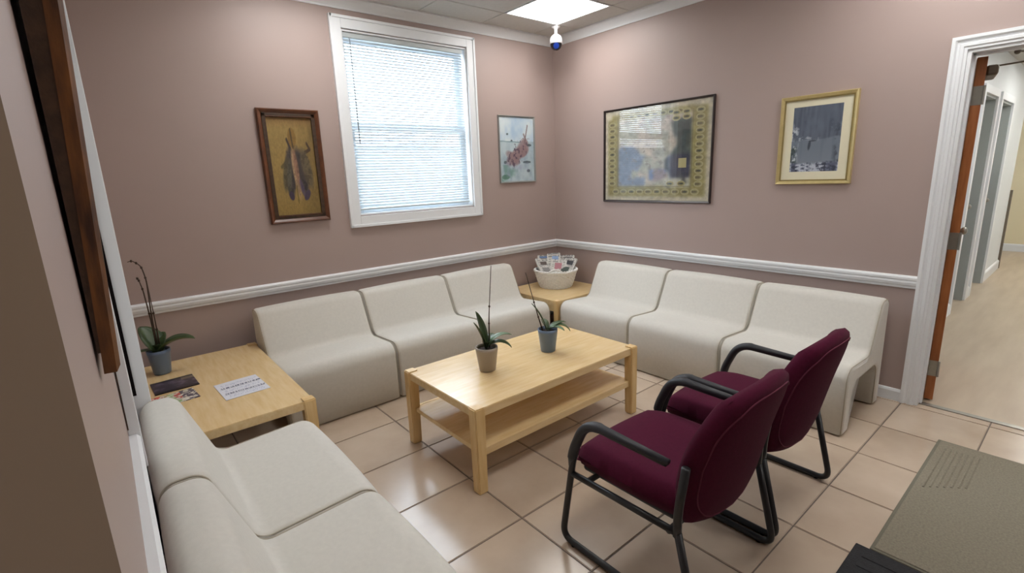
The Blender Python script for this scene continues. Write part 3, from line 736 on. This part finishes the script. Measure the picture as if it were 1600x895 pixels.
def art_map():
    k = Ink(230, 175, (196, 190, 170)); u, v = k.u, k.v
    inner = k.rect(.03, .965, .045, .955); k.put(inner, (146, 138, 88))
    k.put(k.rect(.0, .07, 0, .09) | k.rect(.86, 1, 0, .06), (196, 190, 170))
    ctr = k.rect(.14, .84, .10, .84); k.put(ctr, (168, 166, 150))
    k.put(ctr & (fbm(u, v, 5, 41) > .47), (184, 172, 156)); k.put(ctr & (u < .42) & (v > .40) & (fbm(u, v, 4, 43)+.5*(v-.4)-.5*(u-.14) > .44), (118, 130, 152))
    k.put(k.rect(.46, .62, .66, .78), (92, 112, 162), .9)
    dark = ctr & (u > .66+.10*(fbm(u, v, 5, 45)-.5)*2-.12*(v-.5)) & (v > .16) & (u < .835); k.put(dark, (60, 74, 74)); k.put(dark & (v > .52), (54, 58, 80)); k.put(dark & (fbm(u, v, 16, 47) > .66), (84, 96, 96), .6)
    k.put(ctr & (u > .50) & (u < .68) & (fbm(u, v, 7, 49) > .60), (150, 124, 116), .8)
    cst = k.rect(.60, .84, .76, .86) & (fbm(u, v, 14, 51) > .5); k.put(k.rect(.60, .84, .76, .86), (52, 56, 62)); k.put(cst, (186, 186, 170))
    for _ in range(5):
        k.c[2:-2, 2:-2] = (k.c[2:-2, 2:-2]*2+k.c[:-4, 2:-2]+k.c[4:, 2:-2]+k.c[2:-2, :-4]+k.c[2:-2, 4:])/6
    k.c *= (.82+.36*fbm(u, v, 26, 55))[..., None]
    k.put(ctr & (fbm(u, v, 30, 57) > .68) & (u < .62), (120, 112, 104), .5)
    def med(cx, cy, rx=.036, ry=.030, i=0):
        k.put(k.ell(cx, cy, rx, ry, 0, .12), (178, 172, 134)); k.put(k.ell(cx, cy, rx*.82, ry*.78, 0, .12), (150, 144, 100))
        k.put(k.ell(cx, cy, rx*.55, ry*.36, 0, .3), (104, 98, 72) if i % 3 else (66, 72, 58)); k.put(k.ell(cx-rx*.5, cy, rx*.16, ry*.4, 0, .3), (98, 90, 70))
    k.put(k.rect(.73, .80, .56, .66), (176, 168, 122))
    for i in range(11): med(.075, .15+.066*i, i=i+1)
    for i in range(12): med(.905, .10+.066*i, i=i)
    for i in range(10): med(.115+.085*i, .905, i=i+1)
    for i in range(7): med(.28+.075*i, .085, .032, .026, i+1)
    for cx, cy in ((.70, .155), (.79, .15), (.66, .82), (.76, .82), (.70, .10), (.79, .10)): med(cx, cy, i=3)
    for x in (.135, .845): k.put(k.line(x, .09, x, .85, .003), (112, 104, 70), .8)
    k.put(k.line(.135, .85, .845, .85, .003), (112, 104, 70), .8)
    return k
def art_lake():
    k = Ink(150, 195, (88, 97, 112)); u, v = k.u, k.v
    sf = lambda x: np.clip(x, 0, 1)
    k.put(sf(vnoise(u, v*.15, 26, 61)*1.8-.6)*sf((.54-v)*12), (66, 75, 90), .65); k.put(sf(fbm(u, v, 6, 63)*2.4-1.0)*sf((.5-v)*8), (104, 112, 128), .5)
    sh = .50+.05*(fbm(u, v*0+.2, 7, 64)-.5)-.10*sf(u-.55)
    lake = sf((v-sh)*40); k.put(lake, (112, 122, 134), .9); k.put(sf(vnoise(u, v*.2, 14, 65)*2-.9)*lake, (94, 104, 118), .7); k.put(sf((v-.62)*4)*lake, (126, 134, 146), .5)
    k.put(sf((fbm(u, v*2.2, 18, 67)-.50)*9)*sf(1-np.abs(v-sh)*26)*sf((.62-u)*8), (196, 204, 212), .9)
    k.put(k.ell(.38, .59, .028, .075, .15, .5), (54, 62, 74), .9); k.put(k.ell(.44, .525, .08, .012), (60, 68, 80), .8)
    k.put(sf((fbm(u, v, 12, 69)-.42)*8)*sf((.15-u)*14)*sf((v-.4)*6), (52, 66, 66), .9); k.put(sf((fbm(u, v, 16, 71)-.56)*9)*sf((.17-u)*12)*sf((v-.2)*6), (202, 208, 216), .85)
    k.put(sf((fbm(u, v, 9, 73)-.36)*6)*sf((u-.84)*9)*sf((v-.22)*6), (56, 64, 76), .85); k.put(sf((fbm(u, v, 14, 74)-.6)*9)*sf((u-.72)*5)*sf(1-np.abs(v-.33)*9), (128, 138, 150), .7)
    bt = sf((v-.87+.06*fbm(u, v, 8, 75))*30); k.put(bt, (80, 86, 108), .9); k.put(bt*sf((fbm(u, v*1.6, 11, 77)-.50)*8), (196, 202, 214), .85); k.put(bt*sf((.40-fbm(u, v, 14, 79))*9), (46, 50, 66), .8)
    return k
def art_dark():
    k = Ink(60, 90, (70, 58, 44)); k.put(np.clip(fbm(k.u, k.v, 5, 91)*2-.7, 0, 1), (104, 92, 66), .8); k.put(np.clip(fbm(k.u, k.v, 9, 93)*3-1.6, 0, 1), (40, 52, 44), .8); return k

# picture builder. Local frame: x right, y up, z out of the wall; hung by rotating
def picture(name, label, w, h, fw, depth, frame_m, art, art_mat='ink', liner=0.0, liner_m=None, mat_w=0.0, glassy=False, lip=.004, cat='picture'):
    r = empty(name); tag(r, label, cat, 'framed pictures on the walls')
    a, b = w/2, h/2
    P4 = [(0, 0), (0, depth*.75), (fw*.18, depth), (fw*.45, depth*.93), (fw*.8, depth*.7), (fw, depth*.55), (fw, 0)]
    cs = [(-a, -b, 1, 1), (a, -b, -1, 1), (a, b, -1, -1), (-a, b, 1, -1)]
    for i in range(4):
        bm = bmesh.new(); rings = []
        for c in (cs[i], cs[(i+1) % 4]): rings.append([bm.verts.new((c[0]+c[2]*d, c[1]+c[3]*d, z)) for d, z in P4])
        for j in range(len(P4)): bm.faces.new((rings[0][j], rings[0][(j+1) % len(P4)], rings[1][(j+1) % len(P4)], rings[1][j]))
        bm.faces.new(rings[0]); bm.faces.new(rings[1])
        bm_obj('frame_rail', bm, frame_m, r)
    iw, ih = w-2*fw, h-2*fw
    if liner:
        bs = [(-iw/2, -iw/2+liner, -ih/2, ih/2, depth*.2, depth*.62), (iw/2-liner, iw/2, -ih/2, ih/2, depth*.2, depth*.62), (-iw/2, iw/2, -ih/2, -ih/2+liner, depth*.2, depth*.62), (-iw/2, iw/2, ih/2-liner, ih/2, depth*.2, depth*.62)]
        lo = bm_obj('liner', boxes(*bs, bev=.002), liner_m, r)
        if name == 'fish_picture':
            bm = bmesh.new(); nb = 26
            for i in range(nb): sphere(bm, (-iw/2+liner+(iw-2*liner)*(i+.5)/nb, -ih/2+liner*.8, depth*.62), .005, u=8, v=5); sphere(bm, (-iw/2+liner+(iw-2*liner)*(i+.5)/nb, ih/2-liner*.8, depth*.62), .005, u=8, v=5)
            bm_obj('bead_row', bm, 'walnut', lo)
        iw -= 2*liner; ih -= 2*liner
    bm_obj('backing', boxes((-a+fw*.5, a-fw*.5, -b+fw*.5, b-fw*.5, .001, depth*.2)), 'black_board', r)
    if mat_w:
        bs = [(-iw/2, -iw/2+mat_w, -ih/2, ih/2, depth*.2, depth*.3), (iw/2-mat_w, iw/2, -ih/2, ih/2, depth*.2, depth*.3), (-iw/2+mat_w, iw/2-mat_w, -ih/2, -ih/2+mat_w, depth*.2, depth*.3), (-iw/2+mat_w, iw/2-mat_w, ih/2-mat_w*.8, ih/2, depth*.2, depth*.3)]
        bm_obj('mat_board', boxes(*bs), 'mat_board', r)
        aw, ah = iw-2*mat_w, ih-1.8*mat_w; dy = mat_w*.1
    else: aw, ah, dy = iw, ih, 0
    me = art().mesh('print', aw, ah); o = link('print', me, art_mat, r); o.location = (0, dy, depth*.2+.0015)
    if glassy: bm_obj('glass', boxes((-iw/2-.002, iw/2+.002, -ih/2-.002, ih/2+.002, depth*.36, depth*.36+.002)), 'picture_glass', r)
    return r
def hang(o, wall, c, h, lean=0.0):
    if wall == 'back': M = Matrix(((1, 0, 0), (0, 0, -1), (0, 1, 0)))
    elif wall == 'right': M = Matrix(((0, 0, -1), (-1, 0, 0), (0, 1, 0)))
    else: M = Matrix(((0, 0, 1), (1, 0, 0), (0, 1, 0)))
    Rl = Matrix.Rotation(lean, 3, 'X')
    o.matrix_world = Matrix.Translation(c) @ (M @ Rl).to_4x4()
p1 = picture('fish_picture', 'still life of hanging fish in a dark carved wood frame left of the window', .412, .775, .03, .034, 'walnut', art_fish, liner=.026, liner_m='walnut_dark')
hang(p1, 'back', (-2.595, 0, 1.613), .775)
p2 = picture('ship_picture', 'small watercolour of a wrecked ship in a thin grey frame right of the window', .454, .620, .014, .02, 'silver_frame', art_ship)
hang(p2, 'back', (-.511, 0, 1.734), .62)
p3 = picture('map_poster', 'large glazed map poster with fish medallion border in a black frame', 1.07, .815, .017, .022, 'black_frame', art_map, glassy=True)
hang(p3, 'right', (0, -1.195, 1.627), .815)
p4 = picture('lake_picture', 'gold framed wintry lake print with cream mat near the doorway', .455, .572, .022, .026, 'gold', art_lake, liner=.008, liner_m='gold_liner', mat_w=.052)
hang(p4, 'right', (0, -2.44, 1.65), .572)
p5 = picture('leaning_picture', 'thick wood framed picture leaning off the left wall close to the camera', .40, .80, .05, .022, 'oak', art_dark)
hang(p5, 'left', (-3.732, -2.55, 1.615), .8, lean=.05)
bm = bmesh.new(); vv_ = []
for xx in (-.199, .199):
    vv_.append([bm.verts.new((xx, yy, zz)) for yy, zz in ((-.365, 0.004), (-.365, -.004), (.39, -.034), (.39, 0.004))])
for j in range(4): bm.faces.new((vv_[0][j], vv_[0][(j+1) % 4], vv_[1][(j+1) % 4], vv_[1][j]))
bm.faces.new(vv_[0]); bm.faces.new(vv_[1]); bm_obj('backing_box', bm, 'walnut_dark', p5)
bm = bmesh.new(); random.seed(3)
pts = [(-.19+random.uniform(-.004, .004), .40-.02*i, -.004+random.uniform(-.002, .002)) for i in range(13)]
tube(bm, pts, .0018, 6); bm_obj('hanging_cord', bm, 'black_board', p5)

# ------------------------------------------------------------------ orchids
def leaf_mesh(L, W, up, droop, seed=0, thick=.0018):
    """leaf growing along +x: starts at slope `up`, bends down by `droop`."""
    bm = bmesh.new(); n = 14; p = Vector((0, 0, 0)); a = up; rows = []
    for i in range(n+1):
        t = i/n; wd = W*(math.sin(PI*min(1, (t*.93+.07)))**.62)*(1-.1*t); wd = max(wd, .003)
        d = Vector((math.cos(a), 0, math.sin(a))); nrm = Vector((-math.sin(a), 0, math.cos(a)))
        row = []
        for e in (thick/2, -thick/2):
            for j in range(5):
                q = (j-2)/2; fold = .22*wd*abs(q)
                row.append(bm.verts.new(p+Vector((0, q*wd/2, 0))+nrm*(fold+e)))
        rows.append(row); p = p+d*(L/n); a -= droop/n
    for A, B in zip(rows, rows[1:]):
        for j in range(4):
            bm.faces.new((A[j], A[j+1], B[j+1], B[j])); bm.faces.new((A[5+j], B[5+j], B[6+j], A[6+j]))
        bm.faces.new((A[0], B[0], B[5], A[5])); bm.faces.new((A[4], A[9], B[9], B[4]))
    bm.faces.new((rows[0][0], rows[0][5], rows[0][6], rows[0][7], rows[0][8], rows[0][9], rows[0][4], rows[0][3], rows[0][2], rows[0][1]))
    R_ = rows[-1]; bm.faces.new((R_[0], R_[1], R_[2], R_[3], R_[4], R_[9], R_[8], R_[7], R_[6], R_[5]))
    return bm
def orchid(loc, label, potm, rt, rb, h, leaves, spikes):
    r = empty('potted_orchid', loc); tag(r, label, 'potted plant', 'potted orchids')
    prof = [(rb*.9, 0), (rb, .003), (rb+(rt-rb)*.95, h*.86), (rt, h*.87), (rt*1.01, h), (rt*.93, h), (rt*.90, h*.84)]
    bm_obj('pot', lathe(bmesh.new(), prof, 36, cap_top=False), potm, r, True)
    bm = bmesh.new(); lathe(bm, [(rt*.90, h*.80), (rt*.91, h*.86), (rt*.5, h*.90), (.002, h*.91)], 24)
    so = bm_obj('soil', bm, 'soil', r)
    for i, (az, L, W, up, dr, m) in enumerate(leaves):
        o = bm_obj('leaf', leaf_mesh(L, W, up, dr), m, r, True); o.location = (.006*math.cos(az), .006*math.sin(az), h*.88+.004*i); o.rotation_euler = (0, 0, az)
    for i, pts in enumerate(spikes):
        pp = smooth_path(pts, .06, 5); n = len(pp)
        bm = tube(bmesh.new(), pp, [.0042-.0025*k/n for k in range(n)], 8)
        for k in range(2, n-1, 4): sphere(bm, pp[k], .0058, sz=1.3, u=8, v=6)
        bm_obj('flower_spike', bm, 'spike', r, True)
    return r
orchid((-3.585, -.335, .4478), 'orchid with bare curved stems in a blue pot on the left side table', 'blue_pot', .058, .043, .145,
       [(2.2, .18, .135, 1.15, .35, 'leaf'), (-.25, .20, .11, .8, 1.2, 'leaf'), (3.5, .12, .05, .45, .6, 'leaf'), (1.0, .12, .08, 1.1, .6, 'leaf'), (-1.7, .07, .045, .9, .5, 'leaf')],
       [[(.004, .0, .12), (.0, .0, .30), (.012, .0, .56), (.0, .005, .64), (-.035, .01, .67), (-.055, .01, .665)], [(-.004, .006, .12), (-.004, .01, .3), (-.012, .01, .50), (-.022, .01, .56), (-.03, .01, .575)], [(.01, -.004, .12), (.014, .0, .3), (.012, .002, .56)]])
orchid((-2.19, -1.645, .4408), 'orchid with a tall bare stem in a taupe pot on the coffee table', 'taupe_pot', .062, .046, .138,
       [(2.0, .22, .070, 1.40, .15, 'leaf'), (2.7, .17, .060, 1.35, .3, 'leaf'), (-.35, .17, .05, 1.05, 1.5, 'leaf_pale'), (-.75, .15, .05, .75, 1.7, 'leaf'), (.5, .12, .045, .9, 1.2, 'leaf'), (-2.0, .07, .04, 1.0, .8, 'leaf')],
       [[(.02, .0, .12), (.03, .005, .30), (.058, .0, .585)]])
orchid((-1.742, -1.668, .4408), 'orchid with a leaning bare stem in a blue pot on the coffee table', 'blue_pot', .060, .044, .142,
       [(2.45, .20, .035, 1.3, .4, 'leaf'), (-.5, .16, .05, .75, 1.9, 'leaf_pale'), (-.15, .14, .045, .55, .8, 'leaf'), (-1.2, .11, .04, .6, 1.2, 'leaf_pale'), (1.2, .10, .04, .8, .9, 'leaf')],
       [[(-.02, .02, .12), (-.045, .045, .25), (-.085, .09, .49)]])

# ------------------------------------------------------------------ wicker basket with papers
bk = empty('wicker_basket', (-.335, -.32, .400)); tag(bk, 'white oval wicker basket on the corner table', 'basket')
bk.rotation_euler = (0, 0, -PI/4)
def brad(t): return .150+.055*t**.8
bm = bmesh.new(); nst = 44; H_ = .165
lathe(bm, [(.145, 0), (.15, .004), (brad(.5)-.006, H_*.5), (brad(1)-.006, H_), (brad(1)-.012, H_), (brad(.5)-.014, H_*.5), (.14, .012)], 44, cap_top=True)
bm_obj('inner_wall', bm, 'wicker', bk, True)
bm = bmesh.new()
for j in range(11):
    t = (j+.5)/11; pts = []
    for i in range(nst*3):
        a = 2*PI*i/(nst*3); ph = PI*i*nst/(nst*3)*2/2
        rr = brad(t)+.0035*math.cos(a*nst/2+(PI if j % 2 else 0)); pts.append((rr*math.cos(a), rr*math.sin(a), H_*t))
    tube(bm, pts, .0068, 5, closed=True)
bm_obj('weave', bm, 'wicker', bk, True)
bm = bmesh.new()
for i in range(nst):
    a = 2*PI*i/nst; tube(bm, [((brad(t)+.002)*math.cos(a), (brad(t)+.002)*math.sin(a), H_*t) for t in (0, .35, .7, 1)], .0042, 5)
bm_obj('stakes', bm, 'wicker', bk, True)
bm = bmesh.new()
for ph in (0, 2*PI/3, 4*PI/3):
    pts = []
    for i in range(150):
        a = 2*PI*i/150; b = a*15+ph; rr = brad(1)+.009*math.cos(b); pts.append((rr*math.cos(a), rr*math.sin(a), H_+.004+.008*math.sin(b)))
    tube(bm, pts, .007, 5, closed=True)
bm_obj('braided_rim', bm, 'wicker', bk, True)
for s in (0, PI):
    a0 = s+PI/2
    bm_obj('handle', tube(bmesh.new(), [(brad(1)*math.cos(a0+q), brad(1)*math.sin(a0+q), H_+.01+.028*math.cos(q/.32*PI/2)) for q in [-.32+.64*i/10 for i in range(11)]], .008, 6), 'wicker', bk, True)
def art_paper(seed, dark):
    def f():
        k = Ink(26, 36, (206, 204, 198)); u, v = k.u, k.v
        k.put((np.sin(v*70) > .2)*(fbm(u, v, 14, seed) > .42)*(u > .08)*(u < .92), (110, 108, 108), .7)
        x0 = .1+.3*((seed*37 % 10)/10); y0 = .1+.4*((seed*53 % 10)/10); k.put(k.rect(x0, x0+.5, y0*.6, y0*.6+.5), dark, .9)
        return k
    return f
def folded_paper(i, seed, w, h, dark, label, curl=.007):
    r = empty('folded_newspaper'); tag(r, label, 'newspaper', 'papers in the white basket')
    for s, nm in ((1, 'front_sheet'), (-1, 'back_sheet')):
        me = art_paper(seed+(5 if s < 0 else 0), dark)().mesh(nm, w, h)
        for v in me.vertices:
            x, y = v.co.x, v.co.y
            v.co.z = s*(.003+.005*max(0, (y+h/2)/h)**1.5)+curl*math.sin(x/w*3+seed)*(.3+(y+h/2)/h)+.002*math.sin(9*x/w+seed*2)
        o = link(nm, me, 'ink', r); md = o.modifiers.new('thick', 'SOLIDIFY'); md.thickness = .0015
    bm = tube(bmesh.new(), [(-w/2, -h/2, 0), (w/2, -h/2, 0)], .004, 6); bm_obj('fold', bm, 'mat_board', r)
    return r
papers = [(-.10, .10, 1.40, .25, .15, .25, (96, 128, 180), 'folded newspaper with a blue picture at the back left of the basket'),
          (.10, .08, 1.25, -.35, .16, .25, (60, 56, 62), 'dark printed folded newspaper upright at the back right of the basket'),
          (-.01, .05, 1.32, .12, .13, .29, (140, 170, 214), 'tall pale blue folded newspaper in the middle of the basket'),
          (.12, .01, .95, -.55, .14, .24, (50, 52, 58), 'dark folded newspaper leaning right of centre in the basket'),
          (-.11, .0, 1.05, .50, .14, .24, (96, 84, 80), 'grey folded newspaper leaning left of centre in the basket'),
          (.02, -.03, .90, -.20, .15, .23, (176, 112, 122), 'folded newspaper with a pink picture at the front of the basket'),
          (.09, -.07, .55, -.40, .15, .20, (56, 70, 64), 'folded newspaper with a dark picture lowest at front right of the basket'),
          (-.07, -.08, .62, .45, .15, .20, (130, 128, 126), 'pale folded newspaper lying flattest at the front of the basket')]
for i, (px, py, tilt, tw, pw, ph_, dk, lab) in enumerate(papers):
    o = folded_paper(i, 100+i*7, pw, ph_, dk, lab)
    base = Matrix.Translation((-.335, -.32, .400)) @ Matrix.Rotation(-PI/4, 4, 'Z') @ Matrix.Translation((px*.9, py*.9, .155)) @ Matrix.Rotation(tw, 4, 'Z') @ Matrix.Rotation(tilt*.82, 4, 'X') @ Matrix.Translation((0, ph_*.1, 0))
    o.matrix_world = base

# ------------------------------------------------------------------ papers on the side table
def sheet(name, label, cat, art, w, h, c, rz, th=.0012, m='ink'):
    me = art().mesh(name, w, h); o = link(name, me, m); md = o.modifiers.new('thick', 'SOLIDIFY'); md.thickness = th; md.offset = 1
    for v in me.vertices: v.co.z += .0012*abs(math.sin(v.co.x*14+v.co.y*9))
    o.location = c; o.rotation_euler = (0, 0, rz); tag(o, label, cat, 'papers on the side table'); return o
def art_notice():
    k = Ink(150, 170, (226, 228, 236)); u, v = k.u, k.v
    rs = random.Random(5)
    for (y, hgt, dens) in ((.34, .035, .62), (.68, .035, .62)):
        x = .08
        while x < .93:
            wl = rs.uniform(.03, .11)
            m = k.rect(x, x+wl, y-hgt, y+hgt) & (vnoise(u, v, 60, 5) > .36); k.put(m, (52, 60, 92), .85); x += wl+.018
        k.put(k.line(.05, y+.062, .95, y+.058, .006), (48, 54, 80), .9)
    for y in (.16, .22, .50, .56, .82, .88):
        x = .12
        while x < .88:
            wl = rs.uniform(.02, .07); m = k.rect(x, x+wl, y-.012, y+.012) & (vnoise(u, v, 70, 7) > .45); k.put(m, (104, 116, 160), .6); x += wl+.015
    return k
def art_dark_mag():
    k = Ink(60, 50, (58, 48, 58)); u, v = k.u, k.v
    k.put(np.clip(fbm(u, v, 6, 121)*3-1.3, 0, 1), (128, 116, 134), .8); k.put(v < .12, (30, 24, 26)); k.put(k.rect(.7, 1, .1, .3), (150, 138, 110), .7); k.put(v > .86, (34, 26, 30)); return k
def art_bright_mag():
    k = Ink(60, 50, (206, 200, 186)); u, v = k.u, k.v
    k.put((fbm(u, v, 6, 131) > .5) & (u < .45), (198, 58, 54)); k.put((np.abs(u-.48) < .14)*(fbm(u, v, 8, 133) > .42), (150, 186, 122)); k.put(k.ell(.62, .35, .09, .3), (196, 84, 72)); k.put((u > .68)*(fbm(u, v, 6, 135) > .38), (86, 78, 92)); k.put((fbm(u, v, 12, 137) > .62), (232, 228, 214)); return k
sheet('notice_sheet', 'white printed notice sheet lying on the left side table', 'paper', art_notice, .212, .262, (-3.285, -.905, .4478), .06)
sheet('dark_magazine', 'dark glossy magazine next to the blue orchid pot on side table', 'magazine', art_dark_mag, .20, .20, (-3.555, -.60, .4478), .05, .004, 'ink_gloss')
sheet('bright_leaflet', 'red and green leaflet at the edge of the side table', 'leaflet', art_bright_mag, .20, .16, (-3.58, -.815, .4478), .1, .002, 'ink_gloss')

# ------------------------------------------------------------------ floor mats
gm = empty('door_mat', (-1.0, -3.85, 0)); tag(gm, 'large grey ribbed door mat in front of the doorway', 'mat')
mx0, mx1, my0, my1 = -.595, .595, -.62, .515
bm_obj('mat_pile', boxes((mx0+.012, mx1-.012, my0+.012, my1-.012, .0, .009), bev=.003), 'grey_mat', gm)
bm_obj('rubber_edge', boxes((mx0, mx1, my0, my1, .0, .005), bev=.002), 'mat_edge', gm)
for i in range(7):
    yy = my1-.045-i*.022
    bm_obj('rib', tube(bmesh.new(), [(.02+.02*i, yy, .0085), (mx1-.10, yy, .0085)], .0055, 6, flat=.8), 'grey_mat', gm)
km = empty('black_mat', (-2.0, -3.7, 0)); tag(km, 'black rubber mat at the bottom edge beside the grey mat', 'mat')
bm_obj('mat_pad', boxes((-.36, .392, -.5, .408, 0, .012), bev=.004), 'black_mat', km)
for i in range(11):
    bm_obj('tread_rib', boxes((-.33+i*.065, -.29+i*.065, -.46, .37, .011, .0145), bev=.001), 'black_mat', km)

# ------------------------------------------------------------------ outside ground
nb = empty('neighbour_building', (-2.0, 9.0, -3.0)); tag(nb, kind='structure')
bm_obj('brick_wall', boxes((-14, 14, 0, 1.0, 0, 5.35)), 'neighbour_brick', nb)
bm_obj('coping', boxes((-14.1, 14.1, -.1, 1.1, 5.35, 5.5), bev=.02), 'exterior', nb)
tag(bm_obj('ground_outside', boxes((-30, 30, .6, 60, -3.1, -3.0)), 'exterior'), kind='structure')
bpy.context.view_layer.update()
